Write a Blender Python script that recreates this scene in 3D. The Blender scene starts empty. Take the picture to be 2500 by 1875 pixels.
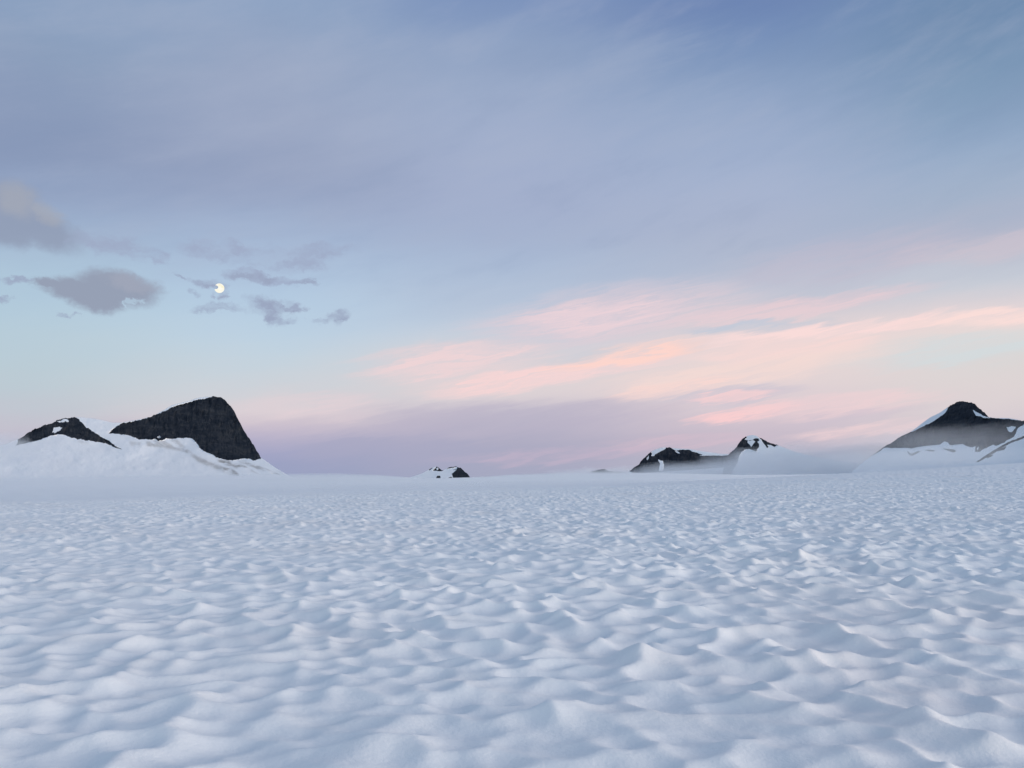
import bpy, bmesh, math
import numpy as np
from mathutils import Matrix, Vector

R = math.radians
SC = bpy.context.scene
COL = SC.collection

# ------------------------------------------------------------------ camera
F = 2097.0                       # focal length in pixels of the 2500 x 1875 frame
W0, H0 = 2500.0, 1875.0
EYE = np.array([0.0, 0.0, 1.65])
HORIZON = 1168.0                 # row of the level horizon in the middle of the frame
PITCH, ROLL = math.atan((HORIZON - H0 / 2) / F), R(0.60)
_fw = np.array([0.0, math.cos(PITCH), math.sin(PITCH)])
_u0 = np.array([0.0, -math.sin(PITCH), math.cos(PITCH)])
_r0 = np.array([1.0, 0.0, 0.0])
_r = math.cos(ROLL) * _r0 - math.sin(ROLL) * _u0
_u = math.cos(ROLL) * _u0 + math.sin(ROLL) * _r0

cam_d = bpy.data.cameras.new('camera')
cam_d.sensor_fit = 'HORIZONTAL'
cam_d.sensor_width = 36.0
cam_d.lens = 36.0 * F / W0
cam_d.clip_start = 0.1
cam_d.clip_end = 300000.0
cam = bpy.data.objects.new('camera', cam_d)
COL.objects.link(cam)
m = Matrix.Identity(4)
for i in range(3):
    m[i][0], m[i][1], m[i][2], m[i][3] = _r[i], _u[i], -_fw[i], EYE[i]
cam.matrix_world = m
SC.camera = cam


def ray(px, py):
    """direction(s) seen at a point of the 2500 x 1875 frame"""
    px = np.asarray(px, float); py = np.asarray(py, float)
    a = (px - W0 / 2) / F; b = -(py - H0 / 2) / F
    d = _fw + a[..., None] * _r + b[..., None] * _u
    return d / np.linalg.norm(d, axis=-1, keepdims=True)


def azel(px, py):
    d = ray(px, py)
    return math.degrees(math.atan2(d[0], d[1])), math.degrees(math.asin(d[2]))


K = 2500.0 / 2212.0              # some measurements were taken on a 2212 px wide view


def lin(c):
    o = []
    for v in c[:3]:
        v = v / 255.0
        o.append(v / 12.92 if v <= 0.04045 else ((v + 0.055) / 1.055) ** 2.4)
    return tuple(o) + (1.0,)


# ------------------------------------------------------------------ node helper
class NT:
    def __init__(s, tree):
        s.t = tree; s.n = tree.nodes; s.l = tree.links

    def put(s, sock, v):
        if isinstance(v, bpy.types.NodeSocket):
            s.l.new(v, sock)
        elif v is not None:
            sock.default_value = v

    def math(s, op, a, b=None, c=None, clamp=False):
        n = s.n.new('ShaderNodeMath'); n.operation = op; n.use_clamp = clamp
        s.put(n.inputs[0], a); s.put(n.inputs[1], b); s.put(n.inputs[2], c)
        return n.outputs[0]

    def vec(s, x, y, z=0.0):
        n = s.n.new('ShaderNodeCombineXYZ')
        for i, v in enumerate((x, y, z)):
            s.put(n.inputs[i], v)
        return n.outputs[0]

    def sep(s, v):
        n = s.n.new('ShaderNodeSeparateXYZ'); s.put(n.inputs[0], v)
        return n.outputs

    def vmath(s, op, a, b=None):
        n = s.n.new('ShaderNodeVectorMath'); n.operation = op
        s.put(n.inputs[0], a); s.put(n.inputs[1], b)
        return n.outputs['Value'] if op in ('LENGTH', 'DOT_PRODUCT') else n.outputs[0]

    def mapping(s, v, loc=(0, 0, 0), rot=(0, 0, 0), scale=(1, 1, 1), kind='POINT'):
        n = s.n.new('ShaderNodeMapping'); n.vector_type = kind
        s.put(n.inputs['Vector'], v)
        n.inputs['Location'].default_value = loc
        n.inputs['Rotation'].default_value = rot
        n.inputs['Scale'].default_value = scale
        return n.outputs[0]

    def noise(s, v, scale=1.0, detail=4.0, rough=0.5, dist=0.0, color=False):
        n = s.n.new('ShaderNodeTexNoise'); s.put(n.inputs['Vector'], v)
        n.inputs['Scale'].default_value = scale
        n.inputs['Detail'].default_value = detail
        n.inputs['Roughness'].default_value = rough
        n.inputs['Distortion'].default_value = dist
        return n.outputs['Color'] if color else n.outputs['Fac']

    def mrange(s, v, a, b, c=0.0, d=1.0, smooth=True):
        n = s.n.new('ShaderNodeMapRange')
        n.interpolation_type = 'SMOOTHSTEP' if smooth else 'LINEAR'
        s.put(n.inputs['Value'], v)
        for k, x in zip(('From Min', 'From Max', 'To Min', 'To Max'), (a, b, c, d)):
            s.put(n.inputs[k], x)
        return n.outputs[0]

    def mix(s, f, a, b):
        n = s.n.new('ShaderNodeMix'); n.data_type = 'RGBA'
        s.put(n.inputs['Factor'], f)
        s.put(n.inputs[6], a); s.put(n.inputs[7], b)
        return n.outputs[2]

    def ramp(s, v, stops, interp='LINEAR'):
        n = s.n.new('ShaderNodeValToRGB'); s.put(n.inputs[0], v)
        cr = n.color_ramp; cr.interpolation = interp
        while len(cr.elements) < len(stops):
            cr.elements.new(0.5)
        for e, (p, c) in zip(cr.elements, sorted(stops)):
            e.position = p; e.color = c
        return n.outputs[0]


# ------------------------------------------------------------------ sun: the low glow off to the right
SUN_AZ, SUN_EL = 99.0, 13.0
sd = bpy.data.lights.new('sun', 'SUN')
sd.energy = 0.74
sd.angle = R(24)
sd.color = (1.0, 0.90, 0.82)
sun = bpy.data.objects.new('sun', sd)
COL.objects.link(sun)
sv = Vector((math.sin(R(SUN_AZ)) * math.cos(R(SUN_EL)), math.cos(R(SUN_AZ)) * math.cos(R(SUN_EL)), math.sin(R(SUN_EL))))
sun.rotation_euler = (-sv).to_track_quat('-Z', 'Y').to_euler()

SC.view_settings.view_transform = 'Standard'
SC.view_settings.look = 'None'
SC.view_settings.exposure = 0.0
SC.view_settings.gamma = 1.0
SC.cycles.use_denoising = True
SC.cycles.max_bounces = 6
SC.cycles.diffuse_bounces = 4
SC.cycles.volume_bounces = 3
SC.cycles.transparent_max_bounces = 16

# ------------------------------------------------------------------ world: dusk sky
world = bpy.data.worlds.new('World')
SC.world = world
world.use_nodes = True
T = NT(world.node_tree)
T.n.clear()
w_out = T.n.new('ShaderNodeOutputWorld')
w_bg = T.n.new('ShaderNodeBackground')
T.l.new(w_bg.outputs[0], w_out.inputs[0])
tc = T.n.new('ShaderNodeTexCoord')
DIR = tc.outputs['Generated']
dx, dy, dz = T.sep(DIR)
AZ = T.math('DEGREES', T.math('ARCTAN2', dx, dy)) if False else T.math('MULTIPLY', T.math('ARCTAN2', dx, dy), 180 / math.pi)
EL = T.math('MULTIPLY', T.math('ARCSINE', dz), 180 / math.pi)
AE = T.vec(AZ, EL, 0.0)
# two sheets of drawn-out noise that feather every cloud edge
nz1 = T.noise(T.mapping(AE, rot=(0, 0, R(9)), scale=(18, 3.9, 1), kind='TEXTURE'), 1.0, 5.0, 0.55, color=True)
w1 = T.vmath('SUBTRACT', nz1, (0.5, 0.5, 0.5))
nz2 = T.noise(T.mapping(AE, loc=(7, 3, 0), rot=(0, 0, R(10)), scale=(6.2, 0.9, 1), kind='TEXTURE'), 1.0, 5.0, 0.6, color=True)
w2 = T.vmath('SUBTRACT', nz2, (0.5, 0.5, 0.5))
nz3 = T.noise(AE, 0.55, 6.0, 0.62, color=True)
w3 = T.vmath('SUBTRACT', nz3, (0.5, 0.5, 0.5))
AE_base = T.vmath('ADD', AE, T.vmath('MULTIPLY', w1, (7.0, 2.8, 0.0)))
AE_base = T.vmath('ADD', AE_base, T.vmath('MULTIPLY', w2, (2.0, 0.7, 0.0)))
AE_streak = T.vmath('ADD', AE, T.vmath('MULTIPLY', w1, (5.0, 1.3, 0.0)))
AE_streak = T.vmath('ADD', AE_streak, T.vmath('MULTIPLY', w2, (4.0, 1.7, 0.0)))
nz4 = T.noise(T.mapping(AE, loc=(1, 5, 0), rot=(0, 0, R(10)), scale=(2.9, 0.25, 1), kind='TEXTURE'), 1.0, 4.0, 0.6, color=True)
AE_streak = T.vmath('ADD', AE_streak, T.vmath('MULTIPLY', T.vmath('SUBTRACT', nz4, (0.5, 0.5, 0.5)), (2.0, 0.55, 0.0)))
nz5 = T.noise(T.mapping(AE, loc=(2, 6, 0), scale=(1.6, 2.6, 1)), 1.0, 5.0, 0.65, color=True)
AE_puff = T.vmath('ADD', AE, T.vmath('MULTIPLY', w3, (3.4, 1.5, 0.0)))
AE_puff = T.vmath('ADD', AE_puff, T.vmath('MULTIPLY', T.vmath('SUBTRACT', nz5, (0.5, 0.5, 0.5)), (1.3, 0.8, 0.0)))

# clear sky and the broad veil of high cloud: colours by height at five bearings
COLS = {   # x on the 2212 px view: [(y, colour)...]
    30: [(0, (128, 155, 192)), (90, (131, 154, 188)), (180, (130, 151, 187)), (290, (128, 147, 184)), (360, (130, 150, 187)), (440, (142, 164, 200)), (540, (163, 191, 216)),
         (620, (167, 197, 219)), (700, (176, 202, 218)), (780, (182, 202, 213)), (840, (184, 200, 211)), (890, (192, 196, 208)), (930, (195, 188, 204)), (975, (180, 182, 205)), (1030, (165, 176, 203))],
    560: [(0, (130, 157, 195)), (120, (146, 163, 195)), (240, (149, 164, 196)), (360, (143, 158, 192)), (440, (144, 161, 196)), (510, (155, 178, 211)), (570, (163, 188, 218)),
          (640, (172, 200, 226)), (720, (183, 207, 226)), (790, (194, 209, 220)), (850, (206, 208, 215)), (890, (222, 208, 213)), (920, (204, 190, 205)), (955, (178, 172, 201)), (990, (154, 158, 196)), (1030, (143, 154, 192))],
    1080: [(0, (108, 138, 188)), (90, (132, 156, 194)), (200, (147, 166, 200)), (320, (154, 170, 204)), (430, (156, 170, 204)), (530, (156, 173, 206)), (590, (163, 184, 214)),
           (650, (178, 194, 217)), (710, (190, 203, 221)), (770, (206, 208, 217)), (830, (224, 211, 212)), (870, (212, 202, 211)), (910, (181, 176, 199)), (960, (169, 166, 193)), (1025, (158, 164, 192))],
    1640: [(0, (90, 122, 178)), (80, (104, 137, 185)), (180, (126, 153, 193)), (280, (146, 167, 203)), (400, (160, 176, 208)), (490, (164, 176, 205)), (560, (172, 184, 208)),
           (620, (188, 193, 212)), (680, (207, 204, 213)), (740, (234, 212, 211)), (790, (236, 213, 209)), (840, (223, 207, 211)), (890, (214, 196, 207)), (950, (196, 183, 200)), (1015, (184, 180, 200))],
    2180: [(0, (96, 132, 174)), (100, (106, 142, 180)), (200, (120, 152, 187)), (300, (137, 164, 199)), (400, (156, 176, 203)), (470, (168, 176, 200)), (530, (190, 190, 207)),
           (590, (190, 202, 216)), (650, (223, 210, 214)), (700, (236, 214, 210)), (745, (215, 216, 217)), (800, (220, 212, 211)), (860, (222, 210, 211)), (920, (214, 202, 209)), (1010, (196, 190, 206))],
}
_, ELW = T.sep(AE_base)[0:2]
AZW = T.sep(AE_base)[0]
base = None
prev = None
for cx in sorted(COLS):
    stops = []
    for y, c in COLS[cx]:
        stops.append((min(1, max(0, (azel(cx * K, y * K)[1] + 2) / 42.0)), lin(c)))
    r_ = T.ramp(T.mrange(ELW, -2.0, 40.0, smooth=False), stops, 'B_SPLINE')
    a_ = azel(cx * K, 640 * K)[0]
    if base is None:
        base = r_
    else:
        base = T.mix(T.mrange(AZW, prev, a_), base, r_)
    prev = a_
mot = T.noise(T.mapping(AE, loc=(11, 4, 0), rot=(0, 0, R(17)), scale=(10, 2.9, 1), kind='TEXTURE'), 1.0, 6.0, 0.6)
mot_f = T.math('MULTIPLY', T.mrange(mot, 0.44, 0.72, 0.0, 0.24), T.mrange(EL, 9, 16))
sky_c = T.mix(mot_f, base, lin((166, 178, 205)))
mot_g = T.math('MULTIPLY', T.mrange(mot, 0.50, 0.28, 0.0, 0.15), T.mrange(EL, 9, 16))
sky_c = T.mix(mot_g, sky_c, lin((112, 138, 180)))


def lobe(src, x0, y0, x1, y1, hw, pw=1.0):
    """soft stroke of cloud from one sky point to another, 1 at its heart and 0 at its rim"""
    a0, e0 = azel(x0 * K, y0 * K); a1, e1 = azel(x1 * K, y1 * K)
    hl = 0.5 * math.hypot(a1 - a0, e1 - e0)
    g = T.n.new('ShaderNodeTexGradient'); g.gradient_type = 'QUADRATIC_SPHERE' if False else 'SPHERICAL'
    T.put(g.inputs[0], T.mapping(src, loc=((a0 + a1) / 2, (e0 + e1) / 2, 0), rot=(0, 0, math.atan2(e1 - e0, a1 - a0)),
                                 scale=(max(hl, 0.05), hw * K / F * 57.3, 1), kind='TEXTURE'))
    return g.outputs['Fac']


# drawn-out high cloud: (x0, y0, x1, y1, half width, colour, strength) on the 2212 px view
STREAKS = [
    (520, 960, 1180, 985, 34, (162, 163, 194), .55),
    (640, 915, 1560, 885, 38, (184, 176, 199), .60),
    (930, 720, 1720, 625, 58, (226, 204, 213), .75),
    (1080, 705, 1520, 650, 34, (240, 208, 214), .70),
    (1360, 712, 2080, 600, 20, (236, 202, 208), .70),
    (1420, 722, 1830, 690, 12, (184, 198, 218), .70),
    (1500, 600, 2212, 490, 44, (198, 186, 204), .40),
    (1900, 560, 2330, 505, 24, (210, 194, 206), .50),
    (1380, 745, 2330, 655, 15, (250, 215, 212), .95),
    (1900, 705, 2400, 660, 16, (250, 217, 211), .90),
    (1780, 790, 2420, 715, 26, (208, 219, 223), .75),
    (690, 812, 1260, 752, 34, (240, 208, 210), .90),
    (1130, 790, 1480, 755, 18, (200, 204, 216), .65),
    (820, 856, 1560, 752, 22, (248, 208, 207), .95),
    (1130, 806, 1560, 728, 18, (253, 207, 196), 1.0),
    (1420, 772, 1960, 735, 20, (246, 212, 208), .90),
    (1240, 850, 1960, 756, 26, (244, 214, 207), .80),
    (1280, 868, 1640, 806, 15, (249, 210, 202), .80),
    (1380, 868, 1800, 836, 16, (198, 193, 211), .60),
    (1440, 870, 1720, 842, 8, (246, 203, 204), .85),
    (1440, 908, 1780, 868, 13, (251, 199, 200), .95),
    (1560, 898, 2130, 840, 22, (238, 205, 208), .75),
    (1620, 925, 2080, 872, 14, (206, 192, 207), .55),
    (1660, 952, 2120, 905, 13, (240, 207, 209), .70),
    (1220, 972, 1720, 938, 16, (213, 186, 202), .70),
    (880, 995, 1500, 968, 14, (200, 178, 201), .55),
    (480, 885, 860, 872, 26, (228, 206, 212), .60),
    (1250, 190, 1560, 60, 40, (143, 163, 198), .28),
    (1330, 290, 1720, 150, 40, (147, 167, 201), .28),
]
fib = T.mrange(T.noise(T.mapping(AE_streak, loc=(3, 9, 0), rot=(0, 0, R(10)), scale=(11, 0.5, 1), kind='TEXTURE'), 1.0, 5.0, 0.6), 0.32, 0.60, 0.30, 1.0)
for (x0, y0, x1, y1, hw, c, s_) in STREAKS:
    f = T.mrange(lobe(AE_streak, x0, y0, x1, y1, hw * 1.42), 0.02, 0.58, 0.0, s_)
    sky_c = T.mix(T.math('MULTIPLY', f, fib), sky_c, lin(c))

# low grey puffs round the moon and at the far left: (x, y, rx, ry, tilt)
def puffs(lst, lo, hi, src=None):
    acc = None
    for (x, y, rx, ry, tl) in lst:
        dx_, dy_ = rx * math.cos(R(tl)), -rx * math.sin(R(tl))
        g = lobe(src or AE_puff, x - dx_, y - dy_, x + dx_, y + dy_, ry)
        acc = g if acc is None else T.math('MAXIMUM', acc, g)
    return T.mrange(acc, lo, hi)


AE_soft = T.vmath('ADD', AE, T.vmath('MULTIPLY', w3, (1.6, 0.8, 0.0)))
AE_soft = T.vmath('ADD', AE_soft, T.vmath('MULTIPLY', T.vmath('SUBTRACT', nz5, (0.5, 0.5, 0.5)), (0.8, 0.45, 0.0)))
big_l = puffs([(20, 452, 110, 66, -20), (85, 492, 130, 46, -22), (30, 500, 90, 40, -12)], 0.02, 0.62, AE_soft)
sky_c = T.mix(T.math('MULTIPLY', big_l, 0.80), sky_c, lin((137, 150, 178)))
big_lt = puffs([(35, 432, 80, 44, -25), (100, 462, 60, 26, -30)], 0.05, 0.75, AE_soft)
sky_c = T.mix(T.math('MULTIPLY', big_lt, 0.70), sky_c, lin((162, 168, 183)))
thin = puffs([(480, 540, 120, 26, -5), (610, 562, 150, 34, -3), (690, 545, 90, 26, 8), (330, 550, 50, 22, -20), (540, 596, 90, 18, -8), (600, 606, 80, 14, -6),
              (250, 530, 120, 30, -10)], 0.05, 0.55)
wisp0 = T.mrange(T.noise(T.mapping(AE_puff, loc=(5, 2, 0), scale=(0.35, 1.1, 1)), 1.0, 5.0, 0.6), 0.34, 0.64, 0.2, 1.0)
sky_c = T.mix(T.math('MULTIPLY', T.math('MULTIPLY', thin, wisp0), 0.75), sky_c, lin((150, 163, 195)))
grey = puffs([(450, 612, 44, 15, -12), (522, 600, 60, 13, -10), (575, 602, 50, 13, -6), (470, 668, 80, 13, 2), (585, 660, 70, 28, -4), (600, 684, 56, 20, -18),
              (635, 664, 34, 12, -8), (728, 684, 46, 20, 12), (690, 694, 30, 10, 0), (412, 632, 18, 9, 0), (30, 603, 40, 9, -8), (142, 681, 26, 7, -4),
              (8, 645, 28, 9, 0), (400, 598, 26, 8, -14), (650, 610, 50, 9, -4), (470, 640, 20, 16, 60)], 0.04, 0.74)
wisp = T.mrange(T.noise(T.mapping(AE_puff, scale=(0.55, 1.5, 1)), 1.0, 5.0, 0.6), 0.32, 0.62, 0.35, 1.0)
sky_c = T.mix(T.math('MULTIPLY', T.math('MULTIPLY', grey, wisp), 1.0), sky_c, lin((148, 162, 192)))
lens_m = puffs([(252, 622, 122, 46, -9), (180, 626, 130, 30, -8), (208, 648, 84, 34, -8), (110, 612, 60, 14, -6)], 0.03, 0.50, AE_soft)
hole = puffs([(292, 654, 26, 11, 20), (268, 660, 14, 9, 60)], 0.15, 0.6)
lens_m = T.math('MULTIPLY', lens_m, T.math('SUBTRACT', 1.0, T.math('MULTIPLY', hole, 0.75)))
sky_c = T.mix(T.math('MULTIPLY', lens_m, 0.95), sky_c, lin((143, 154, 178)))
lens_t = puffs([(285, 610, 80, 28, -14)], 0.05, 0.7)
sky_c = T.mix(T.math('MULTIPLY', T.math('MULTIPLY', lens_t, lens_m), 0.6), sky_c, lin((160, 166, 186)))

hs = T.n.new('ShaderNodeHueSaturation'); hs.inputs['Saturation'].default_value = 0.86; hs.inputs['Value'].default_value = 1.0
T.l.new(sky_c, hs.inputs['Color'])
sky_c = hs.outputs[0]
# the rest of the dome: physical dusk sky with an added even lift, seen by the snow but not by the lens
nish = T.n.new('ShaderNodeTexSky')
nish.sky_type = 'NISHITA'
nish.sun_disc = False
nish.sun_elevation = R(SUN_EL)
nish.sun_rotation = R(SUN_AZ)
nish.altitude = 1500
nish.dust_density = 1.0
T.l.new(DIR, nish.inputs[0]) if nish.inputs else None
nish_c = T.vmath('SCALE', nish.outputs[0]) 
nish_c.node.inputs['Scale'].default_value = 0.15
lifted_c = T.vmath('ADD', nish_c, (0.132, 0.163, 0.203))  # even pale lift added to the unseen sky to brighten the snow
# afterglow added to the unseen sky off to the right, to brighten the snow
glow_d = T.vmath('DOT_PRODUCT', DIR, (math.sin(R(116)) * math.cos(R(6)), math.cos(R(116)) * math.cos(R(6)), math.sin(R(6))))
glow_f = T.mrange(glow_d, 0.55, 1.0)
glow_c = T.mix(glow_f, (0, 0, 0, 1), (1.3, 1.08, 0.92, 1))
lifted_c = T.vmath('ADD', lifted_c, glow_c)
away = T.math('MAXIMUM', T.mrange(T.math('ABSOLUTE', AZ), 45, 110), T.mrange(EL, 34, 60))
sky_c = T.mix(away, sky_c, lifted_c)
T.l.new(sky_c, w_bg.inputs['Color'])
w_bg.inputs['Strength'].default_value = 1.0


# ------------------------------------------------------------------ numpy noise
def _h(ix, iy, s):
    ix = ix.astype(np.int64).astype(np.uint64); iy = iy.astype(np.int64).astype(np.uint64)
    h = ix * np.uint64(0x9E3779B97F4A7C15) ^ iy * np.uint64(0xC2B2AE3D27D4EB4F) ^ np.uint64((s * 0x165667B19E3779F9) & 0xFFFFFFFFFFFFFFFF)
    h ^= h >> np.uint64(29); h *= np.uint64(0xBF58476D1CE4E5B9); h ^= h >> np.uint64(32)
    return (h & np.uint64(0xFFFFFF)).astype(np.float64) / float(0xFFFFFF)


def vnoise(x, y, s=0):
    ix = np.floor(x); iy = np.floor(y)
    fx = x - ix; fy = y - iy
    fx = fx * fx * fx * (fx * (fx * 6 - 15) + 10); fy = fy * fy * fy * (fy * (fy * 6 - 15) + 10)
    a = _h(ix, iy, s); b = _h(ix + 1, iy, s); c = _h(ix, iy + 1, s); d = _h(ix + 1, iy + 1, s)
    return (a + (b - a) * fx) * (1 - fy) + (c + (d - c) * fx) * fy - 0.5


def fbm(x, y, s=0, o=4, g=0.5):
    v = 0; a = 1.0
    for k in range(o):
        v = v + a * vnoise(x * 2 ** k + 13.7 * k, y * 2 ** k - 7.3 * k, s + 31 * k); a *= g
    return v


def cups(x, y, s, k):
    """hollows with soft crests between them: soft minimum of squared distance to scattered points"""
    ix = np.floor(x); iy = np.floor(y)
    acc = np.zeros_like(x)
    for i in (-1, 0, 1):
        for j in (-1, 0, 1):
            cx = ix + i; cy = iy + j
            px = cx + 0.12 + 0.76 * _h(cx, cy, s); py = cy + 0.12 + 0.76 * _h(cx, cy, s + 7)
            lift = 0.16 * _h(cx, cy, s + 13)
            acc += np.exp(-k * ((x - px) ** 2 + (y - py) ** 2 + lift))
    return -np.log(acc + 1e-30) / k


def sstep(v, a, b):
    t = np.clip((v - a) / (b - a), 0, 1)
    return t * t * (3 - 2 * t)


# ------------------------------------------------------------------ object helpers
def tag(o, label=None, cat=None, group=None, kind=None):
    if label: o['label'] = label
    if cat: o['category'] = cat
    if group: o['group'] = group
    if kind: o['kind'] = kind
    return o


def mesh_obj(name, co, quads, mat, parent=None, smooth=True, attrs=None):
    me = bpy.data.meshes.new(name)
    co = np.asarray(co, np.float32); quads = np.asarray(quads, np.int32)
    n = quads.shape[1]
    me.vertices.add(len(co)); me.vertices.foreach_set('co', co.ravel())
    me.loops.add(quads.size); me.loops.foreach_set('vertex_index', quads.ravel())
    me.polygons.add(len(quads))
    me.polygons.foreach_set('loop_start', np.arange(0, quads.size, n, dtype=np.int32))
    me.polygons.foreach_set('loop_total', np.full(len(quads), n, np.int32))
    me.polygons.foreach_set('use_smooth', np.full(len(quads), smooth, bool))
    me.update(calc_edges=True)
    for k, v in (attrs or {}).items():
        a = me.attributes.new(k, 'FLOAT', 'POINT')
        a.data.foreach_set('value', np.asarray(v, np.float32))
    me.materials.append(mat)
    o = bpy.data.objects.new(name, me)
    COL.objects.link(o)
    if parent:
        o.parent = parent
        o.matrix_parent_inverse = Matrix.Translation(-parent.location)
    return o


def new_mat(name):
    mt = bpy.data.materials.new(name); mt.use_nodes = True
    t = NT(mt.node_tree)
    return mt, t, t.n['Principled BSDF'], t.n['Material Output']


# snow of the field: white, faintly dusted
M_snow, t, b, o_ = new_mat('suncupped snow')
gc = t.n.new('ShaderNodeNewGeometry').outputs['Position']
d1 = t.mrange(t.noise(gc, 0.9, 5, 0.6), 0.50, 0.78)
d2 = t.mrange(t.noise(t.mapping(gc, loc=(4, 8, 1)), 0.16, 4, 0.55), 0.45, 0.75)
c_ = t.mix(t.math('MULTIPLY', d1, 0.30), (0.862, 0.876, 0.892, 1), (0.80, 0.765, 0.745, 1))
c_ = t.mix(t.math('MULTIPLY', d2, 0.40), c_, (0.80, 0.765, 0.755, 1))
px_, py_, pz_ = t.sep(gc)[0:3]
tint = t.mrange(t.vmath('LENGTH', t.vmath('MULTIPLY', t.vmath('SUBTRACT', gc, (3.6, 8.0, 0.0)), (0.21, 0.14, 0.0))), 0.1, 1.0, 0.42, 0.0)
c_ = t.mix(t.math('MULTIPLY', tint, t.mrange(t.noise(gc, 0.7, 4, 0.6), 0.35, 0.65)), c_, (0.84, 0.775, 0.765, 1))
sp = t.mrange(t.noise(gc, 38.0, 3, 0.7), 0.60, 0.80)
c_ = t.mix(t.math('MULTIPLY', sp, 0.22), c_, (0.70, 0.69, 0.69, 1))
t.l.new(c_, b.inputs['Base Color'])
b.inputs['Roughness'].default_value = 0.75
b.inputs['Specular IOR Level'].default_value = 0.15
bp = t.n.new('ShaderNodeBump'); bp.inputs['Strength'].default_value = 0.30; bp.inputs['Distance'].default_value = 0.02
t.l.new(t.noise(gc, 22.0, 4, 0.6), bp.inputs['Height'])
t.l.new(bp.outputs[0], b.inputs['Normal'])

# snow on the mountains, with brown grit washed down from the rock
M_msnow, t, b, o_ = new_mat('mountain snow')
at = t.n.new('ShaderNodeAttribute'); at.attribute_name = 'grit'
gc = t.n.new('ShaderNodeNewGeometry').outputs['Position']
gn = t.noise(t.mapping(gc, rot=(0, R(33), 0), scale=(210, 90, 26), kind='TEXTURE'), 1.0, 4, 0.55)
gm = t.math('MULTIPLY', t.math('MULTIPLY', at.outputs['Fac'], 0.8), t.mrange(gn, 0.34, 0.62))
sn = t.mix(t.mrange(t.noise(gc, 0.006, 5, 0.6), 0.35, 0.75, 0, 0.35), (0.87, 0.88, 0.90, 1), (0.78, 0.78, 0.80, 1))
t.l.new(t.mix(gm, sn, (0.26, 0.23, 0.205, 1)), b.inputs['Base Color'])
b.inputs['Roughness'].default_value = 0.8
b.inputs['Specular IOR Level'].default_value = 0.1

M_rock, t, b, o_ = new_mat('dark rock')
gc = t.n.new('ShaderNodeNewGeometry').outputs['Position']
n1 = t.noise(t.mapping(gc, scale=(0.016, 0.016, 0.008)), 1.0, 6, 0.6)
n2 = t.noise(gc, 0.022, 5, 0.6)
rc = t.mix(t.mrange(n1, 0.38, 0.72), (0.014, 0.019, 0.028, 1), (0.034, 0.038, 0.047, 1))
rc = t.mix(t.mrange(n2, 0.50, 0.74, 0, 0.6), rc, (0.056, 0.058, 0.063, 1))
n3 = t.noise(t.mapping(gc, rot=(0, R(12), 0), scale=(0.004, 0.004, 0.045)), 1.0, 6, 0.65)
rc = t.mix(t.mrange(n3, 0.54, 0.70, 0, 0.6), rc, (0.011, 0.014, 0.021, 1))
n4 = t.noise(gc, 0.006, 4, 0.6)
rc = t.mix(t.mrange(n4, 0.50, 0.70, 0, 0.5), rc, (0.050, 0.052, 0.056, 1))
t.l.new(rc, b.inputs['Base Color'])
b.inputs['Roughness'].default_value = 0.9
b.inputs['Specular IOR Level'].default_value = 0.08


def fog_mat(name, dens, col=(0.92, 0.93, 0.95, 1), g=0.10):
    mt, t, b, o = new_mat(name)
    t.n.remove(b)
    pv = t.n.new('ShaderNodeVolumePrincipled')
    pv.inputs['Color'].default_value = col
    pv.inputs['Density'].default_value = dens
    pv.inputs['Anisotropy'].default_value = g
    t.l.new(pv.outputs[0], o.inputs['Volume'])
    return mt


# ------------------------------------------------------------------ the snowfield
def ground_z(x, y):
    """the broad swells of the ice"""
    r = np.hypot(x, y)
    z = 0.10 * fbm(x / 14.0, y / 14.0, 5, 3) + 0.22 * fbm(x / 60.0 + 3, y / 60.0, 9, 3) * sstep(r, 15, 60)
    z = z + 4.0 * np.exp(-(((x - 118) / 70.0) ** 2 + ((y - 150) / 55.0) ** 2))       # swell to the right
    z = z - 0.9 * sstep(-x, 5, 90) * sstep(r, 10, 80)
    z = z * (1 - sstep(r, 300, 900)) - 0.3 * sstep(r, 300, 900)
    return z


def field_z(x, y):
    r = np.hypot(x, y)
    wx = x + 0.16 * fbm(x / 0.7, y / 0.7, 21, 2) + 0.5 * fbm(x / 4.0, y / 4.0, 23, 2)
    wy = y + 0.16 * fbm(x / 0.7 + 5, y / 0.7, 22, 2) + 0.5 * fbm(x / 4.0, y / 4.0 + 9, 24, 2)
    ca, sa = math.cos(R(14)), math.sin(R(14))
    ax = (wx * ca + wy * sa) / 0.36; ay = (-wx * sa + wy * ca) / 0.32
    c1 = cups(ax, ay, 101, 5.4)
    c2 = cups(wx / 0.74 + 3.3, wy / 0.66 + 1.7, 202, 5.0)
    amp = 1.12 + 0.22 * sstep(x / np.maximum(r, 1e-3), -0.35, 0.35) + 0.55 * fbm(x / 5.0, y / 5.0, 33, 3)
    h = 0.05 * fbm(x / 2.3, y / 1.9, 51, 2) + amp * (0.130 * c1 + 0.115 * c2 + 0.022 * fbm(wx / 0.55, wy / 0.42, 45, 2)) + 0.005 * fbm(x / 0.14, y / 0.14, 41, 2)
    h = h - 0.11
    far = 1 - sstep(r, 110, 230)
    return ground_z(x, y) + h * far


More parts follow.
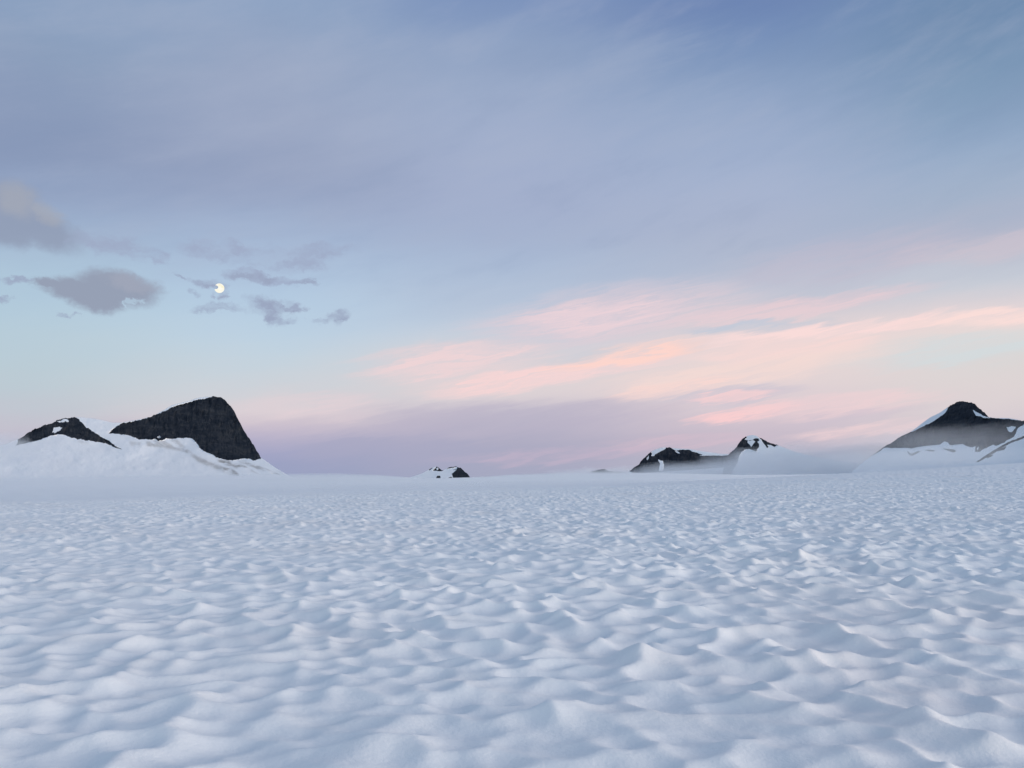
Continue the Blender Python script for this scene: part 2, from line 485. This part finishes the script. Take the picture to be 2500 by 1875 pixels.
az = np.concatenate([np.arange(-180, -60, 3.0), np.arange(-60, -37, 0.5), np.arange(-37, 37, 0.075), np.arange(37, 60, 0.5), np.arange(60, 180, 3.0)])
rr = [0.4]
while rr[-1] < 130:
    rr.append(rr[-1] + min(max(0.022, 0.0036 * rr[-1]), 0.115))
while rr[-1] < 60000:
    rr.append(rr[-1] * 1.012)
rr = np.array(rr)
A, RR = np.meshgrid(np.radians(az), rr, indexing='xy')
X = RR * np.sin(A); Y = RR * np.cos(A)
Z = np.empty_like(X)
for i in range(0, len(rr), 200):
    Z[i:i + 200] = field_z(X[i:i + 200], Y[i:i + 200])
nr, na = X.shape
co = np.stack([X, Y, Z], -1).reshape(-1, 3)
co = np.vstack([co, [[0, 0, float(Z[0].mean())]]])
I = (np.arange(nr - 1)[:, None] * na + np.arange(na)[None, :])
J = np.roll(np.arange(na), -1)[None, :]
q = np.stack([I, np.arange(nr - 1)[:, None] * na + J, np.arange(1, nr)[:, None] * na + J, I + na], -1).reshape(-1, 4)
q = q[:, ::-1]
snowfield = mesh_obj('snowfield', co, q, M_snow)
tag(snowfield, 'wide blue white snowfield dimpled all over with suncups', 'snowfield', kind='structure')
EYE_GROUND = float(Z[0].mean())


# ------------------------------------------------------------------ mountains
def inside(poly, x, y):
    p = np.asarray(poly, float)
    r = np.zeros(x.shape, bool)
    x0, y0 = p[-1]
    for x1, y1 in p:
        if y0 != y1:
            c = ((y0 > y) != (y1 > y)) & (x < (x1 - x0) * (y - y0) / (y1 - y0) + x0)
            r ^= c
        x0, y0 = x1, y1
    return r


def mountain(label, sky, base_y, d_base, d_ridge, step, rocks, holes=(), grit=(), rough=1.2, seed=1, back=900.0, ribs=14.0, bend=0.8, skew=0.0):
    sky = np.array(sky, float)
    xs = np.arange(sky[0, 0], sky[-1, 0] + step, step)
    sy = np.interp(xs, sky[:, 0], sky[:, 1])
    k = max(3, int(3 / step)) | 1
    sy = np.convolve(np.pad(sy, k // 2, mode='edge'), np.ones(k) / k, 'valid')
    by = HORIZON - math.tan(ROLL) * (xs - W0 / 2) + base_y
    sy = np.minimum(sy, by - 0.5)
    nrow = int(max(by - sy) / step) + 2
    tt = np.linspace(0, 1, nrow)[:, None]
    PX = np.broadcast_to(xs[None, :], (nrow, len(xs))).copy()
    PY = by[None, :] + (sy - by)[None, :] * tt
    # rough rock outlines
    ex = PX + rough * 2.0 * fbm(PX / 7.0, PY / 7.0, seed, 4, 0.6)
    ey = PY + rough * 2.0 * fbm(PX / 7.0 + 40, PY / 7.0, seed + 3, 4, 0.6)
    M = np.zeros(PX.shape, int)
    for kx, (nm, poly) in enumerate(rocks):
        M[inside(poly, ex, ey)] = kx + 1
    for poly in holes:
        M[inside(poly, ex, ey)] = 0
    mk = (M > 0).astype(float)
    for _ in range(2):
        mk = (mk + np.roll(mk, 1, 0) + np.roll(mk, -1, 0) + np.roll(mk, 1, 1) + np.roll(mk, -1, 1)) / 5
    # the skyline itself is ragged where it is rock
    jag = fbm(xs / 5.0, xs * 0 + seed, seed + 9, 4, 0.65) * 2.6 * step ** 0.5 * mk[-2]
    PY = PY + jag[None, :] * tt ** 6
    hh = np.clip((by[None, :] - PY) / max(by - sy), 0, None)
    D = d_base + (d_ridge - d_base) * hh ** bend
    scale = d_ridge / F
    D = D + skew * (PX - xs.mean()) * hh ** 0.3
    D += 12.0 * scale * fbm(PX / 95.0 + PY / 70.0, PY / 55.0 - PX / 160.0, seed + 5, 3) * np.sin(math.pi * np.clip(tt, 0, 1))
    wq = 6.0 * fbm(PX / 23.0, PY / 23.0, seed + 15, 3)
    D += ribs * scale * mk * (np.abs(fbm((PX + wq) / 13.0 + 0.12 * PY / 11.0, (PY + wq) / 30.0, seed + 6, 5, 0.58)) * 1.7 - 0.4)
    D += ribs * 1.6 * scale * mk * fbm((PX - wq) / 44.0 + 7, PY / 38.0, seed + 16, 4, 0.55)
    D += 2.5 * scale * (1 - mk) * fbm(PX / 16.0, PY / 9.0, seed + 8, 3)
    dv = ray(PX, PY)
    hor = np.hypot(dv[..., 0], dv[..., 1])
    P = EYE + dv * (D / hor)[..., None]
    nb = 14
    uh = dv[-1, :, :2] / hor[-1][:, None]
    ks = np.linspace(0, 1, nb + 1)[1:]
    zr = P[-1, :, 2]; zb = P[0, :, 2] - 30
    B = np.empty((nb, len(xs), 3))
    for i, kk in enumerate(ks):
        B[i, :, :2] = P[-1, :, :2] + uh * (back * kk + (12 * scale * fbm(xs / 14.0, xs * 0 + i, seed + 70, 3))[:, None])
        B[i, :, 2] = zr + (zb - zr) * (kk ** 1.15)
    V = np.concatenate([P, B], 0)
    gr = np.zeros(PX.shape)
    for poly, s_ in grit:
        gr = np.maximum(gr, inside(poly, ex, ey) * s_)
    for _ in range(int(14 / step)):
        gr = (gr + np.roll(gr, 1, 0) + np.roll(gr, -1, 0) + np.roll(gr, 1, 1) + np.roll(gr, -1, 1)) / 5
    G = np.concatenate([gr, np.zeros((nb, len(xs)))], 0)
    MM = np.concatenate([M, np.repeat(M[-2:-1], nb, 0)], 0)
    n0, n1 = V.shape[:2]
    idx = np.arange(n0 * n1).reshape(n0, n1)
    quads = np.stack([idx[:-1, :-1], idx[:-1, 1:], idx[1:, 1:], idx[1:, :-1]], -1).reshape(-1, 4)
    fm = MM[:-1, :-1].ravel()
    root = bpy.data.objects.new('mountain', None)
    COL.objects.link(root)
    mid = V[0, n1 // 2]
    root.location = (float(mid[0]), float(mid[1]), float(mid[2]))
    root.empty_display_size = 50
    tag(root, label, 'mountain', kind='structure')
    V = V.reshape(-1, 3); G = G.ravel()
    bpy.context.view_layer.update()
    names = ['snow_slope'] + [r_[0] for r_ in rocks]
    for kx, nm in enumerate(names):
        s_ = quads[fm == kx]
        if not len(s_):
            continue
        u_, inv = np.unique(s_, return_inverse=True)
        mesh_obj(nm, V[u_], inv.reshape(-1, 4), M_msnow if kx == 0 else M_rock, root, True, {'grit': G[u_]} if kx == 0 else None)
    return root


# far left: a great dark dome and a lesser peak above one long snow apron
mountain('big dark rock dome rising beside a smaller dark peak above a broad snow apron',
    [(-330, 1168), (-200, 1150), (-100, 1118), (0, 1090), (20, 1082), (40, 1074), (55, 1066), (75, 1053), (95, 1043), (115, 1036), (125, 1034), (140, 1026), (150, 1022), (172, 1020),
     (182, 1019), (200, 1019), (230, 1022), (255, 1027), (275, 1032), (290, 1032), (300, 1031), (340, 1024), (365, 1018), (380, 1012), (400, 1001), (420, 989), (440, 984),
     (465, 978), (480, 972), (500, 969), (525, 968), (540, 970), (548, 975), (558, 986), (572, 1004), (585, 1030), (600, 1058), (615, 1080), (625, 1096), (634, 1111), (638, 1118),
     (650, 1126), (670, 1140), (690, 1152), (709, 1164), (750, 1177), (800, 1182), (900, 1184)],
    10, 3300, 4700, 1.0,
    [('rock_face', [(265, 1058), (275, 1049), (295, 1034), (310, 1031), (340, 1026), (365, 1019), (390, 1008), (405, 1003), (420, 995), (450, 985), (470, 981), (480, 977), (500, 974), (518, 969),
                    (522, 950), (560, 950), (700, 1090), (700, 1117), (638, 1118), (628, 1121), (618, 1124), (605, 1120), (595, 1119), (580, 1122), (555, 1124), (535, 1120), (520, 1112), (500, 1103), (485, 1092),
                    (478, 1080), (470, 1073), (455, 1069), (440, 1069), (420, 1072), (405, 1070), (395, 1075), (388, 1077), (378, 1073), (360, 1073), (340, 1073), (325, 1067), (310, 1062), (290, 1060)]),
     ('rock_ridge', [(48, 1060), (70, 1040), (95, 1030), (121, 1025), (140, 1012), (172, 1010), (184, 1020), (192, 1024), (200, 1032), (210, 1043), (225, 1053), (245, 1065), (265, 1077),
                     (280, 1088), (297, 1098), (280, 1092), (262, 1084), (245, 1080), (225, 1078), (200, 1074), (180, 1071), (160, 1063), (145, 1061), (130, 1063), (115, 1068), (95, 1074),
                     (75, 1080), (40, 1088)])],
    holes=[[(137, 1032), (150, 1025), (165, 1023), (168, 1030), (155, 1030)], [(127, 1056), (130, 1045), (145, 1042), (152, 1045), (145, 1053), (135, 1057)],
           [(383, 1067), (388, 1064), (394, 1067), (388, 1070)]],
    grit=[([(355, 1078), (400, 1075), (435, 1075), (450, 1092), (470, 1107), (460, 1108), (430, 1098), (395, 1092), (360, 1090)], 0.65),
          ([(315, 1078), (345, 1078), (342, 1092), (320, 1090)], 0.4),
          ([(180, 1073), (215, 1080), (222, 1086), (200, 1084)], 0.3),
          ([(460, 1105), (500, 1122), (540, 1135), (560, 1150), (590, 1166), (560, 1158), (520, 1142), (480, 1125)], 0.7),
          ([(530, 1122), (560, 1126), (600, 1138), (632, 1157), (610, 1150), (575, 1142), (560, 1136), (575, 1150), (590, 1167), (550, 1150)], 1.0),
          ([(575, 1124), (605, 1128), (650, 1144), (690, 1160), (655, 1154), (615, 1140)], 0.75)],
    seed=11, ribs=9)

# centre: a low snow nunatak with a dark right flank
mountain('small snowy nunatak with two dark crags standing alone in the fog',
    [(940, 1184), (956, 1180), (978, 1172), (994, 1168), (1005, 1164), (1018, 1160), (1032, 1155), (1044, 1148), (1054, 1143), (1060, 1140), (1069, 1139.5), (1073, 1143), (1079, 1149),
     (1085, 1147), (1092, 1143), (1101, 1139), (1114, 1139.5), (1123, 1142), (1131, 1148), (1141, 1157), (1149, 1167), (1153, 1172), (1165, 1180)],
    8, 7200, 8000, 0.5,
    [('rock_face', [(1105, 1147), (1115, 1146), (1119, 1136), (1123, 1130), (1170, 1150), (1170, 1169), (1149, 1172), (1125, 1172), (1107, 1170), (1104, 1160), (1103, 1157), (1110, 1151), (1115, 1148)]),
     ('rock_crag', [(1056, 1150), (1063, 1143), (1066, 1136), (1072, 1136), (1082, 1149), (1079, 1150)]),
     ('rock_rim', [(1089, 1147), (1096, 1141), (1103, 1136), (1118, 1136), (1119, 1141), (1103, 1141), (1096, 1144)]),
     ('rock_outcrop', [(1064, 1171), (1066, 1162), (1074, 1162), (1077, 1171), (1070, 1173)]),
     ('rock_outcrop', [(1093, 1168), (1097, 1165), (1101, 1164), (1105, 1167), (1100, 1170)]),
     ('rock_rim', [(1046, 1148), (1054, 1142), (1056, 1143), (1048, 1149)])],
    holes=[[(1065, 1147), (1065.5, 1142.5), (1068, 1141.5), (1070.5, 1143), (1069, 1147.5)]],
    rough=0.5, seed=23, ribs=7, back=1200)

# far away: a hardly visible grey hump
mountain('tiny faint grey hump almost lost in the distant fog',
    [(1400, 1166), (1418, 1162), (1437, 1156), (1452, 1148.5), (1462, 1146), (1476, 1146), (1485, 1150), (1500, 1151.5), (1515, 1151.5), (1530, 1156), (1550, 1163)],
    6, 13500, 14500, 0.5,
    [('rock_face', [(1400, 1166), (1437, 1150), (1460, 1130), (1480, 1130), (1490, 1140), (1530, 1140), (1550, 1170), (1400, 1170)])],
    rough=0.5, seed=31, ribs=5, back=1500)

# right of centre: a round-shouldered dark ridge
mountain('round shouldered dark ridge capped with snow, a fog veil across its foot',
    [(1530, 1156), (1549, 1140), (1561, 1134), (1563, 1127), (1571, 1119), (1580, 1111), (1589, 1103), (1601, 1097), (1614, 1093), (1632, 1092), (1639, 1094), (1659, 1095), (1681, 1096),
     (1703, 1100), (1724, 1103), (1746, 1106), (1757, 1108), (1779, 1109), (1800, 1112), (1850, 1122), (1900, 1135), (1950, 1150)],
    8, 6700, 7400, 0.5,
    [('rock_face', [(1530, 1150), (1549, 1130), (1561, 1110), (1589, 1090), (1590, 1104), (1592, 1108), (1589, 1114), (1597, 1113), (1600, 1109), (1613, 1102), (1625, 1096), (1630, 1085), (1637, 1085),
                    (1640, 1095), (1647, 1099), (1652, 1101), (1660, 1098.5), (1684, 1099), (1690, 1103), (1700, 1104.5), (1707, 1108), (1716, 1110), (1706, 1112), (1718, 1113), (1740, 1112),
                    (1760, 1113), (1778, 1111), (1800, 1113), (1830, 1122), (1830, 1138), (1795, 1138), (1780, 1140), (1730, 1144), (1700, 1147), (1650, 1150), (1600, 1153), (1550, 1156)])],
    holes=[[(1578, 1120), (1584, 1112), (1584, 1119), (1580, 1124)], [(1648, 1101), (1654, 1102), (1661, 1107), (1655, 1107), (1650, 1104)],
           [(1606, 1122), (1611, 1124), (1618, 1125), (1621, 1135), (1619, 1150), (1608, 1150), (1611, 1132)]],
    rough=0.6, seed=41, ribs=8)

mountain('dark pointed peak patched with snow beside the round shouldered ridge',
    [(1762, 1162), (1769, 1136), (1776, 1112), (1784, 1104), (1792, 1099), (1798, 1092), (1803, 1083), (1812, 1072), (1821, 1066), (1829, 1063), (1838, 1062), (1847, 1064), (1853, 1068),
     (1863, 1072), (1874, 1079), (1882, 1081), (1892, 1085), (1901, 1087), (1912, 1092), (1935, 1101), (1970, 1111), (2010, 1120), (2050, 1126), (2100, 1132), (2160, 1140), (2220, 1150)],
    8, 5200, 6300, 0.5,
    [('rock_face', [(1760, 1122), (1776, 1105), (1784, 1095), (1798, 1080), (1808, 1060), (1821, 1062), (1823, 1069), (1818, 1073), (1826, 1075.5), (1833, 1075), (1837, 1074), (1846, 1070),
                    (1851, 1071), (1853, 1075), (1848, 1079), (1853, 1084), (1852, 1092), (1848, 1097), (1847, 1102), (1840, 1100), (1828, 1096), (1818, 1098), (1810, 1104), (1805, 1112), (1800, 1130), (1791, 1146), (1780, 1168), (1745, 1168), (1750, 1130)]),
     ('rock_spur', [(1852, 1060), (1863, 1062), (1874, 1070), (1882, 1072), (1892, 1078), (1905, 1087), (1896, 1088), (1890, 1091), (1880, 1086), (1873, 1086), (1876, 1092), (1873, 1094), (1866, 1084), (1859, 1075), (1852, 1068.5)])],
    holes=[[(1826, 1075.5), (1830, 1077), (1838, 1074), (1844, 1078), (1839, 1085), (1834, 1092), (1830, 1086), (1825, 1081)]],
    rough=0.6, seed=53, ribs=8)

# far right: the dark peak running out of the picture
mountain('dark peak above a broken snow slope with a slanting black rib at its foot',
    [(2080, 1152), (2110, 1126), (2136, 1107), (2158, 1091), (2181, 1078), (2203, 1064), (2226, 1053), (2249, 1035), (2271, 1019), (2294, 1008), (2314, 994), (2335, 982), (2341, 980), (2362, 980.5),
     (2380, 985.5), (2389, 995), (2405, 1008), (2414, 1019), (2430, 1020.5), (2463, 1021), (2486, 1025), (2500, 1028), (2560, 1042), (2640, 1070), (2760, 1110), (2860, 1145)],
    10, 3300, 4600, 0.7,
    [('rock_face', [(2100, 1130), (2136, 1100), (2158, 1085), (2200, 1060), (2230, 1053), (2250, 1043), (2272, 1033), (2290, 1021), (2308, 1008), (2314, 996), (2335, 970), (2362, 970), (2400, 985), (2418, 1010), (2416, 1019),
                    (2430, 1022), (2463, 1023), (2486, 1027), (2500, 1026), (2560, 1030), (2640, 1060), (2600, 1085), (2540, 1060), (2500, 1036), (2494, 1039), (2484, 1045), (2480, 1056), (2476, 1066), (2460, 1074),
                    (2452, 1081), (2432, 1088), (2425, 1086), (2410, 1092), (2400, 1097), (2392, 1103), (2380, 1103), (2382, 1090), (2370, 1092), (2358, 1089), (2348, 1084), (2335, 1086), (2318, 1087),
                    (2314, 1080), (2305, 1078), (2295, 1086), (2270, 1088), (2240, 1091), (2225, 1096), (2215, 1094), (2180, 1094), (2158, 1094), (2140, 1107)]),
     ('rock_rib', [(2384, 1128), (2400, 1116), (2420, 1103), (2440, 1091), (2465, 1078), (2490, 1069), (2520, 1055), (2520, 1060), (2492, 1073), (2467, 1082), (2445, 1094), (2424, 1108), (2403, 1120), (2388, 1129)]),
     ('rock_outcrop', [(2405, 1114), (2424, 1111), (2422, 1115), (2410, 1117)]),
     ('rock_outcrop', [(2426, 1103), (2445, 1094), (2457, 1090), (2452, 1098), (2440, 1101)]),
     ('rock_band', [(2214, 1101), (2224, 1108), (2238, 1103), (2246, 1101), (2243, 1105), (2233, 1110), (2226, 1114), (2217, 1108)]),
     ('rock_band', [(2258, 1099), (2270, 1098.5), (2284, 1100), (2281, 1103), (2266, 1102)]),
     ('rock_band', [(2298, 1096.5), (2312, 1096), (2326, 1097), (2335, 1101), (2327, 1105), (2314, 1100.5)])],
    holes=[[(2456, 1042), (2462, 1043), (2470, 1040), (2479, 1042), (2478, 1046), (2470, 1056), (2465, 1056), (2460, 1052)],
           [(2375, 1001), (2384, 1006), (2397, 1013), (2406, 1017), (2420, 1021), (2405, 1022), (2395, 1017), (2382, 1015)],
           [(2385, 1092), (2389, 1090), (2388, 1098), (2385, 1099)]],
    rough=0.7, seed=61, ribs=10, skew=-2.8)


# ------------------------------------------------------------------ fog lying on the ice
def outward(me):
    bm = bmesh.new(); bm.from_mesh(me)
    bmesh.ops.recalc_face_normals(bm, faces=bm.faces)
    bm.to_mesh(me); bm.free()


def ring_fog():
    a = np.radians(np.arange(-180, 180, 3.0))
    deg = np.degrees(a)
    r0 = np.interp(deg, [-180, -60, -32, -15, 0, 12, 22, 32, 60, 180], [150, 90, 75, 95, 120, 150, 230, 300, 300, 150])
    r0 = r0 * (1 + 0.25 * vnoise(deg / 9.0, deg * 0, 3))
    lump = (1 + 0.35 * vnoise(deg / 5.0, deg * 0 + 4.5, 8)) * (1 - 0.45 * np.exp(-((deg + 5.0) / 3.5) ** 2)) * (1 - 0.38 * np.exp(-((deg - 17.0) / 6.0) ** 2))
    rows = []
    for rad, z in ((r0, -4.0), (r0, 0.9), (r0 * 1.25, 2.3 * lump), (r0 * 2.0, 3.0 * lump), (r0 * 5, 3.9 * lump), (np.full_like(r0, 9000.0), 5.2), (np.full_like(r0, 12500.0), 5.2), (np.full_like(r0, 12500.0), -4.0)):
        rows.append(np.stack([rad * np.sin(a), rad * np.cos(a), np.full_like(a, z)], -1))
    V = np.stack(rows, 0)
    n0, n1 = V.shape[:2]
    qs = []
    for i in range(n0):
        for j in range(n1):
            qs.append((i * n1 + j, ((i + 1) % n0) * n1 + j, ((i + 1) % n0) * n1 + (j + 1) % n1, i * n1 + (j + 1) % n1))
    o = mesh_obj('ground_fog', V.reshape(-1, 3), np.array(qs), fog_mat('ground fog', 0.0045, (0.82, 0.845, 0.885, 1), 0.06), smooth=False)
    outward(o.data)
    tag(o, 'thin white fog lying low over the distant snowfield', 'fog', kind='stuff')


def fog_bank(px, py, hx, hy, dist, thick, tau, label, seed, tilt=0.0):
    """a bank of mist: closed, uneven lens; tau is how much it dims along its middle"""
    nu, nv = 96, 48
    u = np.linspace(0, 2 * math.pi, nu, endpoint=False)[None, :]; v = np.linspace(0.02, math.pi - 0.02, nv)[:, None]
    x = np.sin(v) * np.cos(u); y = np.sin(v) * np.sin(u); z = np.cos(v) + 0 * u
    s = dist / F
    c = EYE + ray(px, py) * dist
    f = np.array([c[0], c[1]]) / math.hypot(c[0], c[1]); r = np.array([f[1], -f[0]])
    idx = np.arange(nu * nv).reshape(nv, nu)
    q = np.stack([idx[:-1], idx[1:], np.roll(idx, -1, 1)[1:], np.roll(idx, -1, 1)[:-1]], -1).reshape(-1, 4)
    faces = [tuple(f_) for f_ in q.tolist()] + [(nu * nv, j, (j + 1) % nu) for j in range(nu)] + [(nu * nv + 1, (nv - 1) * nu + (j + 1) % nu, (nv - 1) * nu + j) for j in range(nu)]
    root = None
    for n_, (sc_, part) in enumerate(((1.0, 0.20), (0.86, 0.22), (0.72, 0.22), (0.57, 0.20), (0.40, 0.16))):
        k = sc_ * (1 + 0.5 * fbm(x * 3.2 + seed + 0.3 * n_, z * 1.3 + y * 1.7, seed, 4, 0.55))
        lx = x * k * hx * s; ly = y * k * thick / 2; lz = z * k * hy * s + math.tan(R(tilt)) * lx
        V = np.stack([r[0] * lx + f[0] * ly, r[1] * lx + f[1] * ly, lz], -1).reshape(-1, 3)
        V = np.vstack([V, V[:nu].mean(0), V[-nu:].mean(0)])
        nm = 'fog_bank' if root is None else 'fog_core'
        me = bpy.data.meshes.new(nm)
        me.from_pydata(V.tolist(), [], faces)
        outward(me)
        me.materials.append(fog_mat('fog bank', tau / thick * part))
        o = bpy.data.objects.new(nm, me)
        COL.objects.link(o)
        if root is None:
            root = o
            o.location = tuple(c)
            tag(o, label, 'fog bank', kind='stuff')
        else:
            o.parent = root


ring_fog()
fog_bank(1960, 1134, 260, 52, 4900, 500, 2.6, 'pale fog bank between the pointed peak and the dark right peak', 3)
fog_bank(1680, 1157, 240, 31, 4600, 350, 2.4, 'grey fog veil across the foot of the round shouldered ridge', 5, 3.0)
fog_bank(2290, 1080, 240, 38, 2900, 300, 0.55, 'grey fog veil drawn across the middle of the right peak', 7, 2.0)
fog_bank(-20, 1092, 110, 34, 2900, 250, 1.8, 'blue fog wisp creeping over the small left peak', 9)
fog_bank(1040, 1192, 200, 20, 6500, 500, 1.2, 'pale fog round the foot of the small snowy nunatak', 13)
fog_bank(1480, 1164, 150, 26, 9000, 500, 2.4, 'pale fog over the tiny faint hump', 17)
fog_bank(330, 1184, 420, 16, 2400, 300, 1.6, 'long low fog bank along the foot of the left snow apron', 19)
fog_bank(2200, 1118, 250, 26, 2700, 300, 1.2, 'thin low fog at the foot of the dark right peak', 29, 1.0)


# ------------------------------------------------------------------ the moon
def moon():
    dist = 60000.0
    cpx, cpy, rpx = 535.6, 703.6, 10.9
    d = ray(cpx, cpy); c = EYE + d * dist
    rad = rpx / F * dist
    fwd = -d; rt = np.cross([0, 0, 1.0], fwd); rt = rt / np.linalg.norm(rt); up = np.cross(fwd, rt); up = up if up[2] > 0 else -up
    n = 60
    vs = []; ids = {}; fs = []
    # lit part of the globe: rows of latitude about the view axis, the shadowed bite left out
    nu, nv = 72, 36
    grid = np.zeros((nv + 1, nu), int)
    P = []
    for i in range(nv + 1):
        for j in range(nu):
            th = math.pi / 2 * (i + 0.02) / nv * 1.98; ph = 2 * math.pi * j / nu
            a, b_ = math.sin(th) * math.cos(ph), math.sin(th) * math.sin(ph)
            w = math.cos(th)
            grid[i, j] = len(P); P.append((a, b_, w))
    P = np.array(P)
    keep = []
    for i in range(nv):
        for j in range(nu):
            f = (grid[i, j], grid[i + 1, j], grid[i + 1, (j + 1) % nu], grid[i, (j + 1) % nu])
            a, b_ = P[list(f)].mean(0)[:2]
            if ((a + 0.80) / 0.60) ** 2 + ((b_ - 0.16) / 0.40) ** 2 > 1 and not (a < -0.90):
                keep.append(f)
    V = c + rad * (P[:, 0:1] * rt + P[:, 1:2] * up + P[:, 2:3] * fwd)
    mt, t, b, o = new_mat('moonlight')
    t.n.remove(b)
    em = t.n.new('ShaderNodeEmission')
    gc = t.n.new('ShaderNodeTexCoord').outputs['Object']
    nn = t.mrange(t.noise(gc, 1.6 / rad, 4, 0.6), 0.42, 0.66)
    t.l.new(t.mix(nn, (1.0, 0.98, 0.88, 1), (0.96, 0.90, 0.66, 1)), em.inputs['Color'])
    em.inputs['Strength'].default_value = 1.0
    t.l.new(em.outputs[0], o.inputs['Surface'])
    ob = mesh_obj('moon', V - c, np.array(keep), mt)
    ob.location = tuple(c)
    tag(ob, 'pale yellow gibbous moon hanging among thin grey clouds', 'moon', kind='thing')


moon()
